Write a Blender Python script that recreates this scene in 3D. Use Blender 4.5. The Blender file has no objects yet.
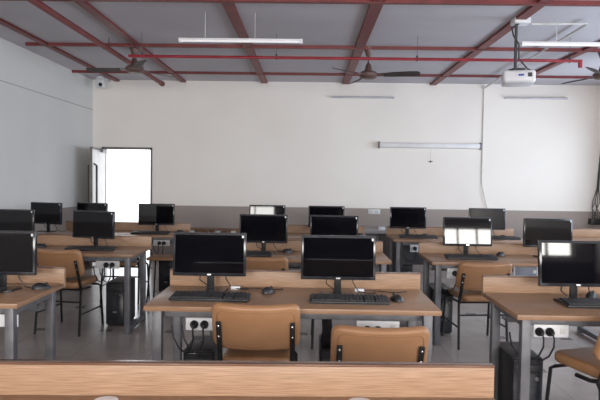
import bpy, bmesh, math, random
from mathutils import Vector, Matrix, Euler
random.seed(7)
D = bpy.data
SC = bpy.context.scene
COL = SC.collection
R = math.radians

# ------------------------------------------------------------------ materials
def new_mat(name, col, rough=.5, metal=0., spec=.5, emit=None, estr=0.):
    m = D.materials.new(name); m.use_nodes = True
    b = m.node_tree.nodes['Principled BSDF']
    b.inputs['Base Color'].default_value = (*col, 1)
    b.inputs['Roughness'].default_value = rough
    b.inputs['Metallic'].default_value = metal
    b.inputs['Specular IOR Level'].default_value = spec
    if emit:
        b.inputs['Emission Color'].default_value = (*emit, 1)
        b.inputs['Emission Strength'].default_value = estr
    return m

def nd(m, typ, **kw):
    n = m.node_tree.nodes.new(typ)
    for k, v in kw.items(): setattr(n, k, v)
    return n

def noisy(m, c1, c2, scale=(1, 1, 1), nscale=6., detail=4., lo=.35, hi=.65, bump=0., coord='Object'):
    nt = m.node_tree; L = nt.links.new
    b = nt.nodes['Principled BSDF']
    tc = nd(m, 'ShaderNodeTexCoord'); mp = nd(m, 'ShaderNodeMapping')
    mp.inputs['Scale'].default_value = scale
    nz = nd(m, 'ShaderNodeTexNoise'); nz.inputs['Scale'].default_value = nscale; nz.inputs['Detail'].default_value = detail
    cr = nd(m, 'ShaderNodeValToRGB')
    cr.color_ramp.elements[0].position = lo; cr.color_ramp.elements[0].color = (*c1, 1)
    cr.color_ramp.elements[1].position = hi; cr.color_ramp.elements[1].color = (*c2, 1)
    L(tc.outputs[coord], mp.inputs['Vector']); L(mp.outputs[0], nz.inputs['Vector'])
    L(nz.outputs['Fac'], cr.inputs[0]); L(cr.outputs[0], b.inputs['Base Color'])
    if bump:
        bp = nd(m, 'ShaderNodeBump'); bp.inputs['Strength'].default_value = bump; bp.inputs['Distance'].default_value = .01
        L(nz.outputs['Fac'], bp.inputs['Height']); L(bp.outputs[0], b.inputs['Normal'])
    return m

M = {}
M['wood'] = noisy(new_mat('laminate_wood', (.4, .25, .15), .38, spec=.35), (.30, .178, .108), (.45, .288, .188), (3.5, 90, 150), 2.4, 3, .36, .64, .03)
M['wood_top'] = noisy(new_mat('laminate_wood_top', (.3, .18, .1), .33, spec=.4), (.255, .143, .082), (.345, .205, .124), (3.0, 60, 60), 2.2, 5, .3, .7, .03)
M['wood_edge'] = noisy(new_mat('laminate_wood_edge', (.2, .1, .06), .22, spec=.5), (.13, .062, .038), (.19, .095, .058), (3, 30, 30), 2.5, 4)
M['steel'] = noisy(new_mat('grey_powder_steel', (.16, .16, .17), .45, .25), (.135, .135, .15), (.185, .185, .2), (1, 1, 1), 12)
M['dark_steel'] = noisy(new_mat('dark_grey_steel', (.05, .05, .055), .5, .3), (.045, .045, .05), (.07, .07, .075), (1, 1, 1), 9)
M['tan'] = noisy(new_mat('tan_leatherette', (.42, .22, .1), .38, spec=.5), (.31, .158, .076), (.395, .21, .105), (1, 1, 1), 5, 5, .3, .7, .08)
M['tan_dark'] = noisy(new_mat('tan_stitching', (.25, .12, .05), .5), (.22, .11, .05), (.28, .14, .06), (1, 1, 1), 9)
M['black_tube'] = noisy(new_mat('black_tube', (.012, .012, .013), .35, .2), (.010, .010, .011), (.02, .02, .022), (1, 1, 1), 20)
M['black_plastic'] = noisy(new_mat('black_plastic', (.015, .015, .017), .42), (.010, .010, .012), (.018, .018, .021), (1, 1, 1), 30)
M['bezel'] = noisy(new_mat('glossy_bezel', (.02, .021, .026), .16), (.016, .017, .022), (.026, .028, .034), (1, 1, 1), 30)
M['screen'] = noisy(new_mat('screen_glass', (.004, .004, .006), .035, spec=.38), (.003, .003, .0045), (.005, .005, .007), (1, 1, 1), 4)
M['keys'] = noisy(new_mat('key_caps', (.02, .02, .024), .5), (.016, .017, .02), (.03, .031, .036), (1, 1, 1), 60)
M['white_plastic'] = noisy(new_mat('white_plastic', (.72, .72, .74), .35), (.66, .67, .70), (.76, .77, .80), (1, 1, 1), 8)
M['white_cable'] = noisy(new_mat('white_cable', (.6, .6, .58), .5), (.52, .52, .50), (.66, .66, .64), (1, 1, 1), 8)
M['silver'] = noisy(new_mat('silver', (.6, .6, .62), .25, .9), (.55, .55, .57), (.65, .65, .67), (1, 1, 1), 20)
M['red_steel'] = noisy(new_mat('oxide_red_steel', (.23, .05, .045), .5), (.135, .022, .023), (.19, .034, .033), (1, 1, 1), 5)
M['red_pipe'] = noisy(new_mat('red_pipe', (.32, .02, .03), .35), (.22, .010, .018), (.30, .018, .030), (1, 1, 1), 5)
M['fan_brown'] = noisy(new_mat('fan_brown', (.11, .06, .055), .4), (.09, .05, .046), (.135, .08, .07), (1, 1, 1), 6)
M['fan_blade'] = noisy(new_mat('fan_blade', (.05, .04, .04), .6, spec=.25), (.045, .034, .033), (.075, .06, .058), (1, 1, 1), 6)
M['projector'] = noisy(new_mat('projector_white', (.68, .68, .70), .35), (.62, .62, .65), (.72, .72, .75), (1, 1, 1), 6)
M['blue_mark'] = noisy(new_mat('blue_mark', (.03, .06, .35), .4), (.02, .04, .3), (.05, .08, .4), (1, 1, 1), 6)
M['black_glass'] = noisy(new_mat('lens_glass', (.01, .01, .015), .05), (.008, .008, .012), (.015, .015, .02), (1, 1, 1), 6)
M['grey_panel'] = noisy(new_mat('grey_panel', (.2, .22, .26), .4), (.16, .18, .22), (.25, .27, .32), (1, 1, 1), 6)
M['cab_top'] = noisy(new_mat('cabinet_pale_top', (.33, .31, .31), .45), (.30, .28, .28), (.37, .35, .35), (1, 1, 1), 6)
M['cab_body'] = noisy(new_mat('cabinet_dark_body', (.06, .045, .04), .5), (.05, .038, .034), (.07, .054, .048), (1, 1, 1), 6)
M['bench_wood'] = noisy(new_mat('bench_wood', (.2, .1, .05), .5), (.13, .065, .035), (.26, .14, .075), (14, 2, 1), 2.5)
M['tube_glass'] = new_mat('unlit_tube_glow', (.86, .86, .88), .3, emit=(.9, .9, 1), estr=.12)  # faint glow put into the tube although it is switched off
M['batten_white'] = noisy(new_mat('batten_white', (.72, .72, .74), .4), (.68, .68, .70), (.76, .76, .78), (1, 1, 1), 4)
M['wall_tube'] = noisy(new_mat('wall_fitting_grey', (.55, .55, .58), .4), (.50, .50, .54), (.60, .60, .64), (1, 1, 1), 4)
M['door_face'] = noisy(new_mat('door_face', (.55, .53, .5), .35), (.50, .48, .46), (.60, .58, .56), (1, 1, 1), 4)
M['door_edge'] = noisy(new_mat('door_edge', (.16, .14, .13), .4), (.13, .115, .11), (.19, .17, .16), (1, 1, 1), 4)
M['ground'] = noisy(new_mat('outside_paving', (.7, .69, .66), .8), (.64, .63, .60), (.76, .75, .72), (1, 1, 1), 2)

# wall paint: cream above, brown-grey dado band below
def wall_mat(name, up1, up2, low1, low2, zline):
    m = new_mat(name, up1, .55, spec=.25); nt = m.node_tree; L = nt.links.new
    b = nt.nodes['Principled BSDF']
    geo = nd(m, 'ShaderNodeNewGeometry'); sp = nd(m, 'ShaderNodeSeparateXYZ'); L(geo.outputs['Position'], sp.inputs[0])
    gt = nd(m, 'ShaderNodeMath', operation='GREATER_THAN'); gt.inputs[1].default_value = zline; L(sp.outputs['Z'], gt.inputs[0])
    nz = nd(m, 'ShaderNodeTexNoise'); nz.inputs['Scale'].default_value = .9; nz.inputs['Detail'].default_value = 6
    L(geo.outputs['Position'], nz.inputs['Vector'])
    def ramp(a, c):
        r = nd(m, 'ShaderNodeValToRGB'); r.color_ramp.elements[0].position = .3; r.color_ramp.elements[1].position = .7
        r.color_ramp.elements[0].color = (*a, 1); r.color_ramp.elements[1].color = (*c, 1); L(nz.outputs['Fac'], r.inputs[0]); return r
    r1 = ramp(up1, up2); r2 = ramp(low1, low2)
    mx = nd(m, 'ShaderNodeMix', data_type='RGBA')
    L(gt.outputs[0], mx.inputs[0]); L(r2.outputs[0], mx.inputs[6]); L(r1.outputs[0], mx.inputs[7]); L(mx.outputs[2], b.inputs['Base Color'])
    return m
M['wall'] = wall_mat('wall_paint', (.83, .785, .745), (.88, .84, .805), (.33, .28, .255), (.38, .33, .305), .955)
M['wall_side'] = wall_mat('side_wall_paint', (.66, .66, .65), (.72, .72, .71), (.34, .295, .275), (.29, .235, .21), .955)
M['ceil'] = noisy(new_mat('ceiling_sheet', (.5, .49, .54), .8, spec=.1), (.50, .48, .52), (.56, .54, .58), (1, 1, 1), .8)
M['wall_rear'] = wall_mat('rear_wall_darkened', (.30, .28, .27), (.34, .32, .31), (.025, .022, .022), (.035, .03, .03), 1.13)  # unseen wall, shade put into its colour, darkest below the sills, for black screen reflections
M['seam'] = new_mat('wall_seam', (.42, .41, .40), .7)

def floor_mat():
    m = new_mat('floor_tiles', (.4, .38, .38), .22, spec=.5); nt = m.node_tree; L = nt.links.new
    b = nt.nodes['Principled BSDF']
    geo = nd(m, 'ShaderNodeNewGeometry'); sp = nd(m, 'ShaderNodeSeparateXYZ'); L(geo.outputs['Position'], sp.inputs[0])
    def math_(op, a, v=None):
        n = nd(m, 'ShaderNodeMath', operation=op)
        if isinstance(a, (int, float)): n.inputs[0].default_value = a
        else: L(a, n.inputs[0])
        if v is not None:
            if isinstance(v, (int, float)): n.inputs[1].default_value = v
            else: L(v, n.inputs[1])
        return n.outputs[0]
    def cell(o, off, per):
        a = math_('ADD', o, off); a = math_('DIVIDE', a, per); f = math_('FRACT', a); f = math_('SUBTRACT', f, .5)
        return math_('MULTIPLY', math_('ABSOLUTE', f), per)       # distance from the tile corner, m
    ax = cell(sp.outputs['X'], 60 * .61 + 1.87 + .305, .61); ay = cell(sp.outputs['Y'], 60 * .93 - 5.35 + .465, .93)
    ink = math_('MULTIPLY', math_('LESS_THAN', ax, .055), math_('LESS_THAN', ay, .05))
    jx = math_('GREATER_THAN', math_('MAXIMUM', ax, ay), 2.0)
    j1 = math_('LESS_THAN', math_('MINIMUM', ax, ay), .003)
    nz = nd(m, 'ShaderNodeTexNoise'); nz.inputs['Scale'].default_value = 3.; nz.inputs['Detail'].default_value = 8
    L(geo.outputs['Position'], nz.inputs['Vector'])
    r = nd(m, 'ShaderNodeValToRGB'); r.color_ramp.elements[0].position = .3; r.color_ramp.elements[1].position = .7
    r.color_ramp.elements[0].color = (.295, .255, .238, 1); r.color_ramp.elements[1].color = (.35, .31, .292, 1); L(nz.outputs['Fac'], r.inputs[0])
    m1 = nd(m, 'ShaderNodeMix', data_type='RGBA'); L(j1, m1.inputs[0]); L(r.outputs[0], m1.inputs[6]); m1.inputs[7].default_value = (.22, .20, .195, 1)
    m2 = nd(m, 'ShaderNodeMix', data_type='RGBA'); L(ink, m2.inputs[0]); L(m1.outputs[2], m2.inputs[6]); m2.inputs[7].default_value = (.13, .11, .11, 1)
    L(m2.outputs[2], b.inputs['Base Color'])
    return m
M['floor'] = floor_mat()

# ------------------------------------------------------------------ mesh helpers
class MB:
    def __init__(s): s.bm = bmesh.new()
    def _merge(s, t, mat=None):
        if mat is not None: bmesh.ops.transform(t, matrix=mat, verts=t.verts)
        me = D.meshes.new('tmp'); t.to_mesh(me); t.free(); s.bm.from_mesh(me); D.meshes.remove(me)
    def box(s, x0, x1, y0, y1, z0, z1, bev=0., seg=2, mat=None):
        t = bmesh.new(); bmesh.ops.create_cube(t, size=1)
        for v in t.verts:
            v.co = Vector(((x0+x1)/2 + v.co.x*(x1-x0), (y0+y1)/2 + v.co.y*(y1-y0), (z0+z1)/2 + v.co.z*(z1-z0)))
        if bev: bmesh.ops.bevel(t, geom=t.edges[:], offset=bev, segments=seg, affect='EDGES', profile=.5)
        s._merge(t, mat); return s
    def tube(s, pts, r, n=8, cap=True):
        pts = [Vector(p) for p in pts]
        rr = r if isinstance(r, (list, tuple)) else [r]*len(pts)
        t = bmesh.new(); rings = []
        up = Vector((0, 0, 1)); prev = None
        for i, p in enumerate(pts):
            d = (pts[min(i+1, len(pts)-1)] - pts[max(i-1, 0)]).normalized()
            if prev is None:
                a = d.cross(up if abs(d.z) < .9 else Vector((1, 0, 0))).normalized()
            else:
                a = (prev - d*prev.dot(d)).normalized()
            prev = a; b = d.cross(a)
            rings.append([t.verts.new(p + (a*math.cos(2*math.pi*k/n) + b*math.sin(2*math.pi*k/n))*rr[i]) for k in range(n)])
        for A, B in zip(rings, rings[1:]):
            for k in range(n): t.faces.new((A[k], A[(k+1) % n], B[(k+1) % n], B[k]))
        if cap: t.faces.new(rings[0][::-1]); t.faces.new(rings[-1])
        s._merge(t); return s
    def lathe(s, prof, n=20, mat=None):
        t = bmesh.new(); rings = []
        for (r, z) in prof: rings.append([t.verts.new((max(r, 1e-4)*math.cos(2*math.pi*k/n), max(r, 1e-4)*math.sin(2*math.pi*k/n), z)) for k in range(n)])
        for A, B in zip(rings, rings[1:]):
            for k in range(n): t.faces.new((A[k], A[(k+1) % n], B[(k+1) % n], B[k]))
        t.faces.new(rings[0][::-1]); t.faces.new(rings[-1])
        s._merge(t, mat); return s
    def prism(s, poly, z0, z1, mat=None):
        t = bmesh.new(); a = [t.verts.new((x, y, z0)) for x, y in poly]; b = [t.verts.new((x, y, z1)) for x, y in poly]
        t.faces.new(a[::-1]); t.faces.new(b); n = len(poly)
        for k in range(n): t.faces.new((a[k], a[(k+1) % n], b[(k+1) % n], b[k]))
        s._merge(t, mat); return s
    def cushion(s, w, h, t_, corner, soft, bend=0., mat=None):
        """padded slab in the XZ plane: rounded corners, soft edges, ends curving to +Y"""
        t = bmesh.new(); bmesh.ops.create_cube(t, size=1)
        for v in t.verts: v.co = Vector((v.co.x*w, v.co.y*t_, v.co.z*h))
        es = [e for e in t.edges if abs(e.verts[0].co.y - e.verts[1].co.y) > t_*.5]
        bmesh.ops.bevel(t, geom=es, offset=corner, segments=6, affect='EDGES', profile=.5)
        es = [e for e in t.edges if len(e.link_faces) == 2 and any(abs(f.normal.y) > .9 for f in e.link_faces) and not all(abs(f.normal.y) > .9 for f in e.link_faces)]
        bmesh.ops.bevel(t, geom=es, offset=soft, segments=4, affect='EDGES', profile=.5)
        for k in range(-6, 7):
            bmesh.ops.bisect_plane(t, geom=t.verts[:]+t.edges[:]+t.faces[:], plane_co=(k*w/14, 0, 0), plane_no=(1, 0, 0))
        for v in t.verts: v.co.y += bend*(2*v.co.x/w)**2
        s._merge(t, mat); return s
    def build(s, name, mat, parent=None, loc=(0, 0, 0), rot=(0, 0, 0), smooth=True):
        bmesh.ops.recalc_face_normals(s.bm, faces=s.bm.faces[:])
        me = D.meshes.new(name); s.bm.to_mesh(me); s.bm.free()
        if smooth:
            for p in me.polygons: p.use_smooth = True
            try: me.set_sharp_from_angle(angle=R(35))
            except Exception: pass
        me.materials.append(M[mat] if isinstance(mat, str) else mat)
        o = D.objects.new(name, me); COL.objects.link(o)
        o.location = loc; o.rotation_euler = rot
        if parent: o.parent = parent
        return o

def tag(o, label=None, cat=None, group=None, kind=None):
    if label: o['label'] = label
    if cat: o['category'] = cat
    if group: o['group'] = group
    if kind: o['kind'] = kind
    return o
def empty(name, loc=(0, 0, 0), rz=0.):
    o = D.objects.new(name, None); COL.objects.link(o); o.location = loc; o.rotation_euler = (0, 0, rz)
    o.empty_display_size = .1
    return o
def copy_tree(o, parent=None):
    c = o.copy(); COL.objects.link(c); c.parent = parent
    for ch in [k for k in D.objects if k.parent == o]: copy_tree(ch, c)
    return c
class Kind:
    """first placement uses the prototype itself, later ones copy it with its parts"""
    def __init__(s, maker): s.maker = maker; s.proto = None; s.used = False
    def put(s, loc, rz, label, cat, group=None):
        if s.proto is None: s.proto = s.maker(); o = s.proto
        else: o = copy_tree(s.proto)
        o.location = loc; o.rotation_euler = (0, 0, rz)
        for k in ('label', 'category', 'group'):
            if k in o: del o[k]
        return tag(o, label, cat, group)

# ------------------------------------------------------------------ room constants
XL, XR, YF, YB, ZC = -3.66, 4.92, 9.8, -3.2, 3.06
DH = .74                       # desk height
T = .15

def struct(o): o['kind'] = 'structure'; return o

struct(MB().box(XL-T, XR+T, YB-T, YF+T, -.1, 0).build('floor', 'floor', smooth=False))
struct(MB().box(XL-T, XR+T, YB-T, YF+T, ZC, ZC+.12).build('ceiling', 'ceil', smooth=False))
# far wall with the doorway
DX0, DX1, DZ = -3.50, -2.645, 1.93
w = MB()
w.box(XL-T, DX0, YF, YF+T, 0, ZC).box(DX1, XR+T, YF, YF+T, 0, ZC).box(DX0, DX1, YF, YF+T, DZ, ZC)
struct(w.build('wall_far', 'wall', smooth=False))
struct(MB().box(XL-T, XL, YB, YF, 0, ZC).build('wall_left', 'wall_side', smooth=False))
# right wall with three window openings
def wall_with_holes(name, a0, a1, holes, fixed, axis, z0, z1, mt='wall_side'):
    w = MB(); pos = a0
    def b(s, e, za, zb):
        if axis == 'y': w.box(fixed[0], fixed[1], s, e, za, zb)
        else: w.box(s, e, fixed[0], fixed[1], za, zb)
    for (s, e) in holes:
        b(pos, s, 0, ZC); b(s, e, 0, z0); b(s, e, z1, ZC); pos = e
    b(pos, a1, 0, ZC)
    return struct(w.build(name, mt, smooth=False))
WR = [(1.6, 3.4), (4.6, 6.4), (7.4, 9.0)]
WB = [(-2.9, -1.0), (.0, 1.9), (3.2, 4.6)]
wall_with_holes('wall_right', YB, YF, WR, (XR, XR+T), 'y', .95, 2.35)
wall_with_holes('wall_back', XL-T, XR+T, WB, (YB-T, YB), 'x', 1.2, 2.45, 'wall_rear')
def win_frame(n, a0, a1, axis, f0, f1, zb=.95, h=1.4):
    r = empty('window_%d' % n, ((f0+f1)/2, (a0+a1)/2, zb) if axis == 'y' else ((a0+a1)/2, (f0+f1)/2, zb)); struct(r)
    m = MB(); hw = (a1-a0)/2
    def b(s, e, za, zb):
        if axis == 'y': m.box(-.025, .025, s, e, za, zb)
        else: m.box(s, e, -.025, .025, za, zb)
    b(-hw, -hw+.05, 0, h); b(hw-.05, hw, 0, h); b(-hw, hw, 0, .05); b(-hw, hw, h-.05, h)
    for q in (-1/3., 1/3.): b(q*hw-.02, q*hw+.02, .05, h-.05)
    m.build('window_frame', 'door_edge', r)
for i, (a, b_) in enumerate(WR): win_frame(i+1, a, b_, 'y', XR+.04, XR+.09)
for i, (a, b_) in enumerate(WB): win_frame(i+4, a, b_, 'x', YB-.09, YB-.04, 1.2, 1.25)
# outside paving seen through the doorway
struct(MB().box(-14, 14, YF+T, YF+14, -.12, -.02).build('ground_outside', 'ground', smooth=False))
# seam line on the left wall
struct(MB().box(XL, XL+.008, YB, YF, 2.548, 2.558).build('trim_1', 'seam', smooth=False))

# door frame + leaf
df = empty('door_1', (DX0, YF, 0)); struct(df)
W = DX1-DX0
MB().box(0, .03, -.015, T, 0, DZ).box(W-.03, W, -.015, T, 0, DZ).box(0, W, -.015, T, DZ-.035, DZ).build('door_frame', 'door_edge', df)
leaf = MB().box(0, .80, -.02, .02, .01, DZ-.04).build('door_leaf', 'door_face', df, loc=(.04, -.03, 0), rot=(0, 0, R(-84)))
MB().box(.80, .812, -.022, .022, .01, DZ-.04).box(0, .80, -.0215, .0215, DZ-.075, DZ-.038).build('leaf_edge', 'door_edge', leaf)
for sgn in (-1, 1):
    MB().tube([(.70, sgn*.02, .75), (.70, sgn*.06, .78), (.70, sgn*.06, 1.6), (.70, sgn*.02, 1.63)], .016).build('door_handle', 'dark_steel', leaf)
MB().box(.02, .30, .025, .06, DZ-.10, DZ-.05).build('door_closer', 'steel', leaf)

# ------------------------------------------------------------------ ceiling steel
BL = 'oxide-red flat steel ceiling strip '
for (x, wd, lab) in ((-3.24, .075, 'running front to back closest to the left wall'), (-2.12, .085, 'running front to back over the left desks, right of the round red pipe'),
                 (-.76, .105, 'running front to back left of the middle fan'), (.60, .115, 'running front to back just left of the middle fan hub'),
                 (2.06, .10, 'running front to back beside the projector mount'), (3.33, .09, 'running front to back right of the projector')):
    tag(MB().box(x-wd/2, x+wd/2, YB, YF, ZC-.03, ZC).build('ceiling_strip', 'red_steel', smooth=False), BL+lab, 'ceiling beam', 'red steel ceiling strips')
for (y, wd, lab) in ((1.6, .05, 'running crosswise above the camera'), (3.4, .07, 'running crosswise over the second desk row'), (5.27, .055, 'running crosswise at the top edge, nearest in view'),
                (7.12, .04, 'running crosswise at the fan hooks'), (8.95, .03, 'running crosswise closest to the far wall')):
    if y < 5: continue
    tag(MB().box(XL+(.18 if 6 < y < 8 else .0), XR, y-wd/2, y+wd/2, ZC-.038, ZC-.0).build('ceiling_crossbar', 'red_steel', smooth=False), BL.replace('strip', 'crossbar')+lab, 'ceiling beam', 'red steel ceiling crossbars')
# hanging pipes
p = empty('sprinkler_pipe', (0, 6.58, 2.8)); tag(p, 'thin bright red sprinkler pipe hung crosswise below the ceiling', 'pipe')
MB().tube([(-2.05, 0, 0), (0, 0, 0), (3.02, 0, 0)], .017, 10).build('pipe_run', 'red_pipe', p)
MB().tube([(3.02, 0, .012), (3.02, 0, -.075)], [.024, .022], 10).build('sprinkler_elbow', 'red_pipe', p)
for x in (-.38, 1.2, 2.9, -1.9):
    MB().tube([(x, 0, 0), (x, 0, ZC-2.8)], .0022, 6).tube([(x, 0, -.022), (x, 0, .04)], .010, 8).build('pipe_hanger', 'dark_steel', p)
p = empty('round_ceiling_pipe', (-2.35, 6, 2.92)); tag(p, 'dark red round pipe running front to back near the left fan', 'pipe')
MB().tube([(0, -9.1, 0), (0, 3.25, 0)], .032, 10).build('pipe_run', 'red_steel', p)
MB().tube([(0, 3.2, 0), (0, 3.29, 0)], .042, 10).build('pipe_cap', 'red_steel', p)
for y in (-2.2, .8, 2.2): MB().tube([(0, y, 0), (0, y, ZC-2.92)], .006, 6).build('pipe_hanger', 'dark_steel', p)

# ------------------------------------------------------------------ ceiling fans
def fan(loc, drop, a0, label, pitch=-18):
    f = empty('ceiling_fan', loc); tag(f, label, 'fan', 'brown three-blade ceiling fans')
    MB().lathe([(.028, -.115), (.035, -.10), (.062, -.02), (.064, 0)]).build('canopy', 'fan_brown', f)
    MB().tube([(0, 0, -.05), (0, 0, -drop+.02)], .011, 10).build('downrod', 'fan_brown', f)
    MB().lathe([(.018, .12), (.03, .10), (.05, .03), (.055, .02)]).build('lower_canopy', 'fan_brown', f, loc=(0, 0, -drop+.02))
    MB().lathe([(.05, -.055), (.09, -.045), (.112, -.02), (.112, .012), (.085, .035), (.03, .045)], 28).build('motor', 'fan_brown', f, loc=(0, 0, -drop))
    for k in range(3):
        ang = R(a0+120*k)
        mt = Matrix.Rotation(R(pitch), 4, 'X')
        poly = [(.19, -.045), (.30, -.06), (.50, -.066), (.60, -.06), (.625, -.03), (.625, .03), (.60, .055), (.30, .05), (.19, .04)]
        b = MB().prism(poly, -.003, .003, mt).build('blade', 'fan_blade', f, loc=(0, 0, -drop-.01), rot=(0, 0, ang))
        MB().prism([(.08, -.022), (.20, -.035), (.24, -.03), (.24, .03), (.20, .035), (.08, .022)], .003, .01, mt).build('blade_arm', 'fan_brown', b)
fan((-2.20, 7.30, ZC), .27, -65, 'brown ceiling fan nearest the left wall, above the doorway side', 13)
fan((.715, 7.16, ZC), .335, -15, 'brown ceiling fan in the middle, above the centre desks')
fan((3.58, 7.2, ZC), .30, 112, 'brown ceiling fan cut by the right edge of the photo')

# ------------------------------------------------------------------ hanging tube lights
def hung_tube(x0, label, wires):
    r = empty('hanging_tube_light', (x0+.6, 5.75, 2.785)); tag(r, label, 'light', 'hanging white tube lights')
    MB().box(-.61, .61, -.020, .020, .010, .026, .003).build('batten', 'batten_white', r)
    MB().tube([(-.585, 0, 0), (.585, 0, 0)], .013, 12).build('tube', 'tube_glass', r)
    for sx in (-1, 1): MB().box(sx*.595-.015, sx*.595+.015, -.018, .018, -.018, .014, .003).build('lamp_holder', 'batten_white', r)
    for x in wires: MB().tube([(x, 0, .02), (x, 0, ZC-2.785)], .003, 6).build('suspension_wire', 'white_cable', r)
hung_tube(-1.285, 'white tube light hanging on thin wires left of the middle fan', (-.35, .14))
hung_tube(2.07, 'white tube light hanging right of the projector at the right edge', (-.27, .42))

# wall fittings on the far wall
def wall_tube(x0, x1, z, label):
    r = empty('wall_tube_light', ((x0+x1)/2, YF, z)); tag(r, label, 'light'); h = (x1-x0)/2
    MB().box(-h, h, -.04, 0, -.012, .022, .004).build('batten', 'wall_tube', r)
    MB().tube([(-h+.03, -.052, 0), (h-.03, -.052, 0)], .012, 10).build('tube', 'wall_tube', r)
    for sx in (-1, 1): MB().box(sx*(h-.015)-.015, sx*(h-.015)+.015, -.066, -.038, -.016, .016).build('lamp_holder', 'wall_tube', r)
wall_tube(.36, 1.42, 2.81, 'unlit pale wall tube light high on the far wall below the middle fan')
wall_tube(3.26, 4.28, 2.83, 'thin unlit wall tube light high on the far wall right of the projector')
# rolled up projector screen
r = empty('projection_screen', (2.02, YF, 2.02)); tag(r, 'rolled-up white pull-down projection screen mounted on the far wall', 'screen')
MB().box(-.84, .84, -.09, -.01, -.042, .042, .015, 3).build('screen_case', 'batten_white', r)
for sx in (-1, 1): MB().box(sx*.845-.01, sx*.845+.01, -.10, -.0, -.055, .06, .004).build('end_bracket', 'steel', r)
MB().tube([(.02, -.05, -.04), (.02, -.05, -.25)], .003, 6).build('pull_cord', 'white_cable', r)
MB().tube([(.02, -.05, -.25), (.02, -.05, -.28)], .012, 8).box(-.015, .055, -.06, -.04, -.27, -.258).build('pull_handle', 'dark_steel', r)
# projector conduit
c = empty('white_conduit', (2.91, YF, 0)); tag(c, 'white cable conduit running down the far wall beside the projection screen', 'conduit')
MB().tube([(0, -.012, ZC-.02), (0, -.012, 1.42)], .010, 8).build('wall_run', 'white_cable', c)
MB().tube([(0, -.014, 1.42), (.03, -.03, 1.25), (.07, -.03, 1.1), (.12, -.014, .92)], .008, 8).build('loose_cable', 'white_cable', c)
MB().tube([(-.17, -3.96, ZC-.045), (-.10, -2, ZC-.05), (0, -.012, ZC-.07)], .012, 8).build('ceiling_run', 'white_cable', c)
MB().tube([(-.72, -3.96, ZC-.055), (-.17, -3.96, ZC-.045)], .009, 8).build('cross_run', 'white_cable', c)
# projector
pj = empty('projector', (2.10, 5.84, ZC)); tag(pj, 'white projector hanging from a black pole under the ceiling', 'projector')
MB().box(-.10, .06, -.07, .07, -.06, 0, .012).build('ceiling_plate', 'projector', pj)
MB().tube([(-.06, 0, -.06), (-.06, 0, -.50)], .015, 10).build('pole', 'dark_steel', pj)
MB().tube([(-.03, -.02, -.05), (-.115, -.03, -.10), (-.095, -.03, -.18), (-.04, -.03, -.26), (-.035, -.025, -.40), (.05, -.03, -.50), (.11, -.06, -.53)], .008, 8).build('hanging_cable', 'black_plastic', pj)
MB().box(-.10, .02, -.06, .06, -.515, -.495, .004).box(-.12, -.08, -.02, .02, -.54, -.50).box(0, .04, -.02, .02, -.54, -.50).build('mount_bracket', 'dark_steel', pj)
body = MB().box(-.15, .15, -.15, .15, -.655, -.53, .03, 4).build('projector_body', 'projector', pj, loc=(-.03, 0, 0), rot=(0, 0, R(-14)))
MB().box(-.01, .04, -.153, -.149, -.59, -.572).build('logo_mark', 'blue_mark', body)
MB().box(.075, .115, -.153, -.148, -.60, -.56).build('connector_panel', 'black_plastic', body)
MB().lathe([(.045, 0), (.05, .02), (.04, .03)], 20, Matrix.Translation((-.08, .15, -.595)) @ Matrix.Rotation(R(-90), 4, 'X')).build('lens', 'black_glass', body)

# CCTV camera in the corner
cc = empty('security_camera', (-3.40, 9.45, ZC-.04)); tag(cc, 'small white security camera in the far left ceiling corner', 'camera')
MB().box(-.055, .055, -.04, .35, .0, .04, .01).build('mount', 'white_plastic', cc)
MB().box(-.075, .075, -.06, .06, -.15, 0, .03, 4).build('housing', 'white_plastic', cc)
MB().lathe([(.03, 0), (.03, .012), (.02, .02)], 16, Matrix.Translation((.02, -.058, -.105)) @ Matrix.Rotation(R(90), 4, 'X')).build('lens', 'black_glass', cc)

# switch plate on the dado, right of the centre row
s = empty('switch_plate', (1.12, YF, .90)); tag(s, 'white switch plate on the far wall dado left of the screen', 'switch plate')
MB().box(-.10, .10, -.012, 0, -.04, .04, .004).build('plate', 'white_plastic', s)
for sx in (-1, 1): MB().box(sx*.04-.03, sx*.04+.03, -.018, -.010, -.02, .02, .003).build('rocker', 'white_cable', s)

# low dark cabinet with a pale top + small white box on it
cb = empty('low_cabinet', (1.12, 9.3, 0)); tag(cb, 'low dark cabinet with a pale grey top against the far wall', 'cabinet')
MB().box(-.35, .35, -.25, .45, .0, .60).build('cabinet_body', 'cab_body', cb)
MB().box(-.37, .37, -.28, .47, .60, .645, .006).build('cabinet_top', 'cab_top', cb)
for sx in (-1, 1):
    d = MB().box(-.16, .16, -.02, 0, -.26, .26, .004).build('door', 'cab_body', cb, loc=(sx*.17, -.25, .30))
    MB().tube([(-sx*.12, -.04, -.05), (-sx*.12, -.04, .05)], .006).build('handle', 'silver', d)
b = empty('adapter_box', (1.17, 9.2, .645)); tag(b, 'small white adapter box lying on the low dark cabinet', 'box')
MB().box(-.055, .055, -.03, .03, 0, .05, .008).build('box_body', 'white_plastic', b)
MB().tube([(.05, 0, .02), (.12, .05, .01), (.2, .02, .006)], .004, 6).build('cord', 'white_cable', b)

# low bench with pale posts near the far wall
bn = empty('low_bench', (-1.45, 9.45, 0)); tag(bn, 'low brown slatted wooden bench with white end posts by the far wall', 'bench')
MB().box(-.62, .62, -.12, .12, .575, .605, .004).build('bench_top', 'bench_wood', bn)
m = MB()
for k in range(11): m.box(-.56+k*.104, -.475+k*.104, -.10, -.08, .25, .575)
m.build('slat_front', 'bench_wood', bn)
for x in (-.42, 0, .25, .55): MB().box(x-.04, x+.04, -.125, .10, 0, .58, .004).build('post', 'white_cable', bn)

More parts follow.
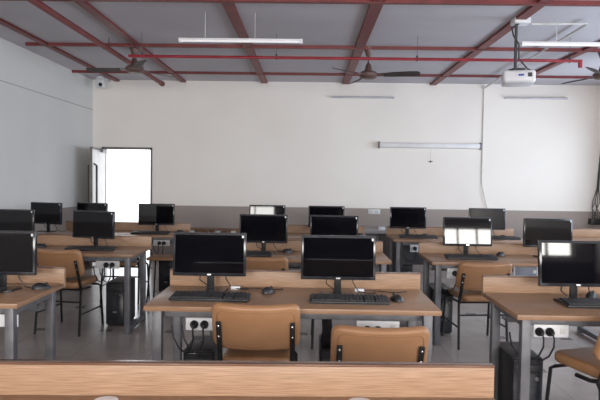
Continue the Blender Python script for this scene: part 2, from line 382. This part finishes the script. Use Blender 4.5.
# ------------------------------------------------------------------ desks
DW, DD = 1.625, .61
def make_desk():
    """origin: floor, at the back centre of the desk; the user sits on the -Y side"""
    r = empty('computer_desk'); hw = DW/2
    MB().box(-hw, hw, -DD, .0, DH-.028, DH, .003).build('tabletop', 'wood_top', r)
    MB().box(-hw, hw, -.0, .03, DH-.028, .838, .002).build('back_ledge', 'wood', r)
    MB().box(-hw, hw, -.002, .034, .838, .845, .001).build('ledge_cap', 'wood_edge', r)
    lt = .05
    for sx in (-1, 1):
        xc = sx*(hw-.065)
        for (ya, yb) in ((-DD+.035, -DD+.085), (-.08, -.03)):
            MB().box(xc-lt/2, xc+lt/2, ya, yb, 0.0, DH-.028, .004).build('leg', 'steel', r)
        MB().box(xc-lt/2+.004, xc+lt/2-.004, -DD+.085, -.08, .02, .06, .003).build('bottom_rail', 'steel', r)
        MB().box(xc-lt/2+.004, xc+lt/2-.004, -DD+.085, -.08, DH-.075, DH-.0285, .003).build('top_rail', 'steel', r)
    MB().box(-hw+.09, hw-.09, -DD+.09, -DD+.12, DH-.078, DH-.029, .003).build('front_rail', 'steel', r)
    MB().box(-hw+.09, hw-.09, -.20, -.18, .60, DH-.029, .003).box(-hw+.09, hw-.09, -.20, -.10, .60, .612).build('cable_tray', 'steel', r)
    return r
DESK = Kind(make_desk)
def desk(x, yback, rz, label): return DESK.put((x, yback, 0), R(rz), label, 'desk', 'wood and grey steel computer desks')
CX = -.078; LX = -2.322; RX = 1.893; FX = 3.86
desks = {}
desks['00'] = desk(-.18, 1.855, 2.0, 'wooden computer desk closest to the camera, its ledge filling the bottom edge')
desks['10'] = desk(CX, 3.74, 0, 'wooden computer desk with two padded tan chairs, second row centre')
desks['1L'] = desk(LX-.075, 3.74, 0, 'wooden computer desk at the left edge, second row')
desks['1R'] = desk(RX+.04, 3.68, 0, 'wooden computer desk at the right edge beside the black tower, second row')
desks['20'] = desk(CX, 5.63, 0, 'wooden computer desk directly behind the centre monitors, third row')
desks['2L'] = desk(LX-.065, 5.80, 0, 'wooden computer desk third row left with the chair tucked beside its open steel side')
desks['2R'] = desk(RX+.005, 5.63, 0, 'wooden computer desk third row right, under the monitor reflecting a window')
desks['30'] = desk(CX, 7.48, 0, 'wooden computer desk last row centre, in front of the far wall')
desks['3L'] = desk(LX-.02, 7.50, 0, 'wooden computer desk last row left, in front of the open door')
desks['3R'] = desk(1.83, 7.45, 0, 'wooden computer desk last row right, beside the low dark cabinet')
desks['3F'] = desk(FX, 7.55, 0, 'wooden computer desk last row at the far right edge')
desks['00'].scale = (1.02, 1, 1); desks['00'].location.x -= .03
for x in (-.41, .375):
    MB().lathe([(.026, -.002), (.037, -.002), (.037, .004), (.026, .006)], 24).build('cable_grommet', 'white_plastic', desks['00'], loc=(x, -.052, DH))
# dark modesty panel under the last-row right desk
MB().box(-.70, -.35, -.30, -.28, .40, .705).box(-.715, -.70, -.58, -.06, .42, .70).build('modesty_panel', 'dark_steel', desks['3R'])

# socket plates (part of each desk) with sockets and switch
def sockets(dk, xw, z, w_=.23, h_=.07, mat='white_plastic', ydesk=-.52, nsock=2):
    o = desks[dk]; x = xw - o.location.x
    p = MB().box(-w_/2, w_/2, -.012, 0, -h_/2, h_/2, .004).build('socket_plate', mat, o, loc=(x, ydesk, z))
    m = MB()
    m.box(w_/2-.05, w_/2-.02, -.016, -.010, -.015, .015, .003)
    m.build('socket_switch', 'white_cable', p)
    return p
def make_plug():
    r = empty('power_plug')
    MB().lathe([(.023, 0), (.024, .012), (.019, .02), (.015, .04), (.008, .052)], 14, Matrix.Rotation(R(90), 4, 'X')).build('plug_body', 'black_plastic', r)
    MB().tube([(0, -.045, 0), (.002, -.062, -.025), (.004, -.055, -.07), (-.012, -.035, -.125), (-.045, 0, -.165), (-.09, .03, -.15), (-.13, .05, -.09), (-.14, .055, -.02)], .005, 6).build('plug_cable', 'black_plastic', r)
    return r
PLUG = Kind(make_plug)
def plugs(dk, xs, z, labels, ydesk=-.532):
    for x, l in zip(xs, labels):
        PLUG.put((x, desks[dk].location.y+ydesk, z), 0, l, 'plug', 'black round-pin power plugs')
sockets('10', -.555, .625, .24); plugs('10', (-.625, -.568), .625, ('left black plug under the centre desk left of the padded chair', 'black plug closest to the left edge of the bigger padded chair back'))
sockets('10', .40, .625, .24); plugs('10', (.34, .40), .61, ('left black plug just above the lower padded chair back', 'right black plug just above the lower padded chair back'))
sockets('1L', -1.74, .625, .24)
sockets('1R', 1.335, .636, .19); plugs('1R', (1.268, 1.324), .633, ('left black plug above the black tower at right', 'right black plug with a looped cord under the right desk'))
sockets('2L', -1.83, .63, .22); plugs('2L', (-1.84, -1.785), .63, ('left of two black plugs under the third row left desk', 'right of two black plugs under the third row left desk'))
sockets('2R', 1.29, .63, .11, .09); plugs('2R', (1.30,), .63, ('black plug in a small white plate beside the chair at third row right',))
gp = sockets('2R', 1.925, .655, .22, .12)
MB().box(-.095, .095, -.015, -.011, -.035, .055, .002).build('display_panel', 'grey_panel', gp)
sockets('3L', -1.766, .64, .20); plugs('3L', (-1.79, -1.735), .64, ('left of two black plugs under the last row left desk', 'right of two black plugs under the last row left desk'))
sockets('3R', 1.277, .63, .10, .09); plugs('3R', (1.285,), .63, ('black plug in the plate under the last row right desk',))

# ------------------------------------------------------------------ monitors
def make_monitor(tilt=5.):
    """origin: desk surface under the panel; screen faces -Y"""
    r = empty('computer_monitor')
    w_, h_ = .453, .268; zc = .095 + h_/2
    pan = MB().box(-w_/2, w_/2, -.012, .018, -h_/2, h_/2, .004).box(-.16, .16, .018, .045, -.10, .08, .012).build('monitor_casing', 'bezel', r, loc=(0, 0, zc), rot=(R(-tilt), 0, 0))
    MB().box(-w_/2+.014, w_/2-.014, -.0136, -.0118, -h_/2+.020, h_/2-.014).build('screen', 'screen', pan, smooth=False)
    MB().box(-.012, .012, -.0142, -.0118, -h_/2+.005, -h_/2+.014).build('logo_badge', 'silver', pan)
    MB().box(w_/2-.026, w_/2-.014, -.0145, -.0137, h_/2-.030, h_/2-.015).build('sticker', 'white_plastic', pan)
    MB().box(-.022, .022, .028, .05, .004, .20, .006).build('stand_neck', 'black_plastic', r)
    MB().prism([(-.10, -.055), (-.07, -.075), (.07, -.075), (.10, -.055), (.11, .06), (.085, .085), (-.085, .085), (-.11, .06)], 0, .010).build('stand_base', 'bezel', r)
    MB().tube([(.09, .035, .14), (.095, .05, .07), (.13, .055, .012), (.19, .04, .006), (.24, .05, .006)], .0035, 6).build('power_cable', 'black_plastic', r)
    MB().tube([(-.06, .035, .14), (-.07, .05, .06), (-.02, .07, .02)], .0035, 6).build('video_cable', 'black_plastic', r)
    return r
MONI = Kind(make_monitor)
def monitor(x, y, rz, label, tilt=None):
    o = MONI.put((x, y, DH), R(rz), label, 'monitor', 'black desktop monitors')
    if tilt is not None:
        for ch in o.children:
            if ch.name.startswith('monitor_casing'): ch.rotation_euler = (R(-tilt), 0, 0)
    return o
monitor(-.605, 3.58, 0, 'large black monitor with faint light streaks above the left keyboard on the centre desk', 3)
monitor(.19, 3.52, 0, 'large black monitor directly above the lower padded chair on the centre desk', 2)
monitor(-1.88, 3.50, 0, 'black monitor cut by the left edge, nearest of the left column', 2)
monitor(1.59, 3.42, 0, 'black monitor at right edge with a bright window wedge reflected', 4.6)
monitor(-.415, 5.45, 0, 'black monitor behind and right of the streaked monitor, third row centre left', 2)
monitor(.25, 5.45, 0, 'black monitor third row, showing above the large monitor over the lower chair', 2)
monitor(-2.09, 5.62, -14, 'black monitor turned slightly in front of the open door leaf, third row left', 2)
monitor(-2.92, 5.66, 0, 'black monitor third row at the left edge, above the nearest left monitor', 2)
monitor(1.50, 5.45, 0, 'monitor at third row right whose screen mirrors bright windows', 7)
monitor(2.25, 5.45, 0, 'plain dark monitor third row right, beside the mouse and above the edge monitor', 2)
monitor(-.51, 7.30, 0, 'pale reflecting monitor last row, just peeking over a black one left of centre', 5)
monitor(.235, 7.30, 0, 'black monitor last row, topmost of three stacked in view at centre', .3)
monitor(-1.90, 7.25, 0, 'black monitor last row against the bright doorway right jamb', 2)
monitor(-2.715, 7.25, -18, 'black monitor last row in front of the door leaf, mostly hidden by another', 2)
monitor(-3.25, 7.15, -16, 'black monitor last row beside the left wall', 2)
monitor(1.26, 7.30, 0, 'dark bluish monitor last row beside the low dark cabinet', 1.5)
monitor(2.25, 7.30, 0, 'dark monitor last row peeking over the window-mirroring monitor', 3)

# ------------------------------------------------------------------ keyboards / mice
def make_keyboard():
    r = empty('keyboard')
    mt = Matrix.Rotation(R(4), 4, 'X')
    MB().box(-.228, .228, -.075, .075, .004, .018, .005, 2, Matrix.Translation((0, 0, .004)) @ mt).box(-.20, .20, .045, .065, 0, .012).box(-.22, .22, -.07, -.05, 0, .006).build('keyboard_case', 'black_plastic', r)
    m = MB()
    for j in range(5):
        for i in range(15):
            x = -.215+i*.0195
            if j == 0 and 4 <= i <= 8: continue
            m.box(x, x+.0165, -.062+j*.022, -.044+j*.022, .026-.004+.0, .031, 0, 1, mt)
        for (x0, n) in ((.087, 3), (.150, 4)):
            for i in range(n): m.box(x0+i*.0185, x0+i*.0185+.0155, -.062+j*.022, -.044+j*.022, .022, .031, 0, 1, mt)
    m.box(-.137, -.04, -.062, -.044, .022, .031, 0, 1, mt)
    for i in range(18): m.box(-.215+i*.0235, -.215+i*.0235+.017, .052, .064, .022, .030, 0, 1, mt)
    k = m.build('keys', 'keys', r, smooth=False); k['kind'] = 'stuff'
    MB().tube([(.03, .07, .01), (.035, .11, .005), (.09, .16, .005), (.13, .19, .006)], .003, 6).build('keyboard_cable', 'black_plastic', r)
    return r
KEYB = Kind(make_keyboard)
def keyboard(x, y, rz, label): return KEYB.put((x, y, DH), R(rz), label, 'keyboard', 'black computer keyboards')
def make_mouse():
    r = empty('computer_mouse')
    t = bmesh.new(); bmesh.ops.create_uvsphere(t, u_segments=20, v_segments=12, radius=1)
    for v in t.verts:
        z = max(v.co.z, -.05)
        v.co = Vector((v.co.x*.033*(1-.1*v.co.y), v.co.y*.057, max(0, (z+.05)*.036*(1-.25*v.co.y))))
    m = MB(); m._merge(t); m.build('mouse_body', 'black_plastic', r)
    MB().lathe([(.009, -.004), (.011, 0), (.009, .004)], 14, Matrix.Translation((0, .030, .028)) @ Matrix.Rotation(R(90), 4, 'Y')).build('scroll_wheel', 'black_plastic', r)
    MB().tube([(0, .052, .008), (-.005, .08, .004), (-.04, .12, .004), (-.10, .125, .004)], .002, 6).build('mouse_cable', 'black_plastic', r)
    return r
MOUS = Kind(make_mouse)
def mouse(x, y, rz, label): return MOUS.put((x, y, DH), R(rz), label, 'mouse', 'black computer mice')
keyboard(-.558, 3.335, -1, 'black keyboard in front of the streaked monitor, left on the centre desk')
keyboard(.245, 3.325, 0, 'black keyboard above the lower padded chair back on the centre desk')
keyboard(-2.04, 3.38, 0, 'black keyboard cut by the left edge beneath the nearest left monitor')
keyboard(1.695, 3.325, 0, 'black keyboard at the right edge beneath the window-wedge monitor')
keyboard(-.55, 5.24, 0, 'black keyboard third row centre beside the top of a tan chair back')
keyboard(1.48, 5.25, 0, 'black keyboard beneath the monitor mirroring bright windows')
keyboard(-2.05, 5.43, 8, 'black keyboard beneath the turned monitor, third row left')
keyboard(1.35, 7.08, 0, 'black keyboard last row beneath the dark bluish monitor')
keyboard(-1.92, 7.05, 0, 'black keyboard last row left, beneath the doorway monitor')
keyboard(2.35, 7.08, 0, 'black keyboard last row right, behind the monitor mirroring windows')
mouse(-.235, 3.55, -30, 'black mouse above the bigger padded chair, between the two near monitors')
mouse(.525, 3.38, 20, 'black mouse at the right end of the keyboard over the lower chair')
mouse(-1.65, 3.56, -60, 'black mouse at the left desk end near the photo edge')
mouse(1.76, 3.58, -40, 'black mouse behind the keyboard at the right edge')
mouse(-.185, 5.50, -50, 'black mouse third row between the centre monitors')
mouse(1.835, 5.50, -50, 'black mouse right of the monitor mirroring bright windows')
mouse(-2.60, 5.60, -50, 'black mouse third row left, right of the edge monitors')
mouse(.655, 7.20, -50, 'black mouse last row at the right end of the centre desk')
mouse(1.47, 7.25, -50, 'black mouse last row behind the keyboard of the dark bluish monitor')
mouse(2.44, 7.24, -50, 'black mouse last row right, just right of the window-mirroring monitor')
mouse(-1.60, 7.26, -50, 'black mouse last row left near the desk end')

# white adapter lying on the centre desk
for (x, y, l) in ((-.45, 3.64, 'small white adapter behind the stand of the streaked monitor'), (.33, 3.62, 'small white adapter behind the keyboard over the lower chair')):
    a = empty('white_adapter', (x, y, DH)); tag(a, l, 'adapter', 'white adapters on the centre desk')
    MB().box(-.03, .03, -.015, .015, 0, .022, .005).build('adapter_body', 'white_plastic', a)
    MB().tube([(.03, 0, .008), (.12, .03, .004), (.22, -.02, .004), (.30, .02, .004)], .003, 6).build('adapter_cord', 'black_plastic', a)

# ------------------------------------------------------------------ PC towers
def make_tower():
    """origin: floor, centre; front faces -Y"""
    r = empty('computer_tower')
    MB().box(-.09, .09, -.16, .18, .012, .42, .006).build('tower_case', 'black_plastic', r)
    fp = MB().box(-.088, .088, -.178, -.16, .018, .416, .010, 3).build('front_panel', 'bezel', r)
    MB().box(-.074, .074, -.182, -.177, .335, .378, .002).build('optical_drive', 'black_plastic', fp)
    MB().lathe([(.012, 0), (.012, .005), (.009, .007)], 14, Matrix.Translation((.05, -.177, .30)) @ Matrix.Rotation(R(90), 4, 'X')).build('power_button', 'steel', fp)
    MB().box(-.02, .02, -.181, -.177, .13, .145, .002).build('logo_badge', 'steel', fp)
    for sx in (-1, 1):
        for sy in (-.12, .14): MB().box(sx*.07-.015, sx*.07+.015, sy-.02, sy+.02, 0, .014, .003).build('foot', 'black_plastic', r)
    return r
TOW = Kind(make_tower)
def tower(x, y, label): return TOW.put((x, y, 0), 0, label, 'computer tower', 'black computer towers')
tower(1.295, 3.53, 'large black computer tower on the floor at lower right beside the steel leg')
tower(-.635, 3.55, 'black computer tower under the centre desk left of the bigger padded chair')
tower(.175, 3.62, 'black computer tower under the centre desk between the two padded chairs')
tower(-1.84, 5.68, 'black computer tower standing under the third row left desk in door glare')
tower(-1.75, 7.30, 'black computer tower under the last row left desk')
tower(1.225, 7.37, 'black computer tower under the last row right desk behind dark steel')
tower(1.285, 5.60, 'black computer tower under the third row right desk, left of the chair')
tower(-2.15, 3.52, 'black computer tower under the left edge desk')
cbn = empty('hanging_cable_bundle', (.125, 3.52, .565)); tag(cbn, 'black cable bundle hanging under the centre desk between the padded chairs', 'cables')
m = MB()
for k in range(6):
    x = -.025+k*.010
    m.tube([(x, -.01, .03), (x+.004, -.02, -.04), (x-.006, .0, -.10), (x+.002, .01, -.15)], .006, 6)
m.build('cable_strands', 'black_plastic', cbn)

# ------------------------------------------------------------------ chairs
def make_chair():
    """origin: floor under the seat centre; faces +Y, back on the -Y side"""
    r = empty('padded_chair')
    RC = Matrix.Translation((0, -.225, .650)) @ Matrix.Rotation(R(20), 4, 'X')
    MB().cushion(.472, .27, .05, .05, .018, .035).build('backrest', 'tan', r, loc=(0, -.225, .650), rot=(R(20), 0, 0))
    # stitched seam round the rear of the backrest
    pts = []; a, b, c = .205, .105, .035
    for (cx_, cz_, q) in ((a-c, b-c, 0), (-a+c, b-c, 90), (-a+c, -b+c, 180), (a-c, -b+c, 270)):
        for t_ in (0, 30, 60, 90):
            px_ = cx_+c*math.cos(R(q+t_)); pz_ = cz_+c*math.sin(R(q+t_)); pts.append((px_, pz_))
    pts.append(pts[0]); dense = []
    for (p0, p1) in zip(pts, pts[1:]):
        for k in range(5): u = p0[0]+(p1[0]-p0[0])*k/5; v = p0[1]+(p1[1]-p0[1])*k/5; dense.append(RC @ Vector((u, -.0255+.035*(2*u/.472)**2, v)))
    dense.append(dense[0])
    MB().tube(dense, .0022, 5).build('seam_piping', 'tan_dark', r)
    MB().cushion(.372, .43, .06, .06, .022, .0, Matrix.Rotation(R(90), 4, 'X')).build('seat', 'tan', r, loc=(0, 0, .452))
    for sx in (-1, 1):
        x = sx*.196
        p_ = RC @ Vector((x, -.016, -.235))
        br = MB().box(x-.014, x+.014, -.018, -.010, -.25, .045, .003, 2, RC).tube([p_, (x, -.10, .410), (x, .0, .408)], .012, 8).build('back_bracket', 'black_tube', r)
        for z in (-.045, .020): MB().lathe([(.006, 0), (.006, .003), (.003, .005)], 10, RC @ Matrix.Translation((x, -.018, z)) @ Matrix.Rotation(R(90), 4, 'X')).build('screw', 'silver', br)
        MB().tube([(x, .15, .41), (x+sx*.012, .18, .39), (x+sx*.02, .215, 0)], .011, 8).build('leg', 'black_tube', r)
        MB().tube([(x, -.15, .41), (x+sx*.012, -.18, .39), (x+sx*.02, -.225, 0)], .011, 8).build('leg', 'black_tube', r)
        MB().tube([(x+sx*.016, -.205, .19), (x+sx*.016, .198, .19)], .008, 8).build('side_stretcher', 'black_tube', r)
    MB().tube([(-.205, -.19, .30), (.205, -.19, .30)], .008, 8).build('rear_stretcher', 'black_tube', r)
    MB().tube([(-.196, .15, .408), (.196, .15, .408)], .010, 8).tube([(-.196, -.15, .408), (.196, -.15, .408)], .010, 8).tube([(0, -.15, .408), (0, .15, .408)], .008, 8).build('seat_frame', 'black_tube', r)
    return r
CHR = Kind(make_chair)
def chair(x, y, rz, label): return CHR.put((x, y, 0), R(rz), label, 'chair', 'tan padded chairs with black tube frames')
chair(-.268, 3.28, 0, 'tan padded chair with the full back visible in front of the left centre place')
chb = chair(.357, 2.99, 0, 'tan padded chair pulled out lower, its back cut by the nearest ledge')
chb.scale = (1, 1, .955)
chair(-2.22, 5.38, -8, 'tan padded chair with black legs in the left aisle behind the left edge monitor')
chr_ = chair(1.505, 5.18, 5, 'tan padded chair between the centre and right desks, in front of the mirroring monitor')
chr_.scale = (1, 1, .96)
chair(-.395, 5.10, 0, 'tan padded chair whose back top shows right of the streaked monitor')
chair(.27, 5.10, 0, 'tan padded chair mostly hidden behind the large monitor above the lower chair')
chair(1.65, 3.18, 18, 'tan padded chair seat cut by the bottom right corner')
chair(-2.12, 6.72, 0, 'tan padded chair under the last row left desk, silhouetted by door glare')
chair(.42, 6.72, 0, 'tan padded chair last row centre, only its legs showing under the desks')
# stool at last row
st = empty('low_stool', (-1.68, 6.72, 0)); tag(st, 'brown low stool in front of the last row left tower', 'stool')
MB().cushion(.32, .32, .03, .03, .010, .0, Matrix.Rotation(R(90), 4, 'X')).build('seat', 'tan', st, loc=(0, 0, .50))
for sx in (-1, 1):
    for sy in (-1, 1): MB().tube([(sx*.12, sy*.12, .488), (sx*.15, sy*.15, 0)], .010, 8).build('leg', 'black_tube', st)

# far right corner: black box with cable tangle
rb = empty('cable_junction_box', (4.80, YF, .74)); tag(rb, 'black box with a dark cable tangle rising from it in the far right corner', 'box')
MB().box(-.09, .09, -.12, 0, 0, .10, .008).build('box_body', 'black_plastic', rb)
for k in range(5):
    x = -.05+k*.026; w_ = .03*math.sin(k*2.1)
    MB().tube([(x, -.06, .09), (x+w_, -.08, .17), (x-w_, -.05, .27), (x+w_*.6, -.06, .38), (.03+k*.008, -.03, .60), (.05+k*.008, -.02, .9+.12*k)], .006, 6).build('cable', 'dark_steel', rb)

# ------------------------------------------------------------------ light
wd = D.worlds.new('World'); SC.world = wd; wd.use_nodes = True
bg = wd.node_tree.nodes['Background']; bg.inputs[0].default_value = (.93, .96, 1, 1); bg.inputs[1].default_value = 3.0
def area(name, loc, rot, sx, sy, power, col, spread=180):
    l = D.lights.new(name, 'AREA'); l.shape = 'RECTANGLE'; l.size = sx; l.size_y = sy; l.energy = power; l.color = col
    l.spread = R(spread)
    o = D.objects.new(name, l); COL.objects.link(o); o.location = loc; o.rotation_euler = rot
    return o
for i, (a, b_) in enumerate(WR):
    area('window_daylight', (XR+.12, (a+b_)/2, 1.65), (0, R(90), 0), 1.4, b_-a, (95, 95, 46)[i], (.70, .84, 1))
for (a, b_) in WB:
    area('window_daylight', ((a+b_)/2, YB-.12, 1.82), (R(90), 0, 0), b_-a, 1.25, 185, (1, .97, .92))

# ------------------------------------------------------------------ camera
cam = D.cameras.new('camera'); co = D.objects.new('camera', cam); COL.objects.link(co)
cam.sensor_width = 36; cam.lens = 36*580/600; cam.clip_start = .05
co.matrix_world = Matrix.Translation((0, 0, 1.45)) @ Matrix.Rotation(R(.79), 4, 'Z') @ Matrix.Rotation(R(90-2.17), 4, 'X') @ Matrix.Rotation(R(.8), 4, 'Z')
SC.camera = co
SC.view_settings.view_transform = 'Standard'
SC.view_settings.look = 'None'
SC.view_settings.exposure = 0
SC.cycles.max_bounces = 8
SC.cycles.diffuse_bounces = 5
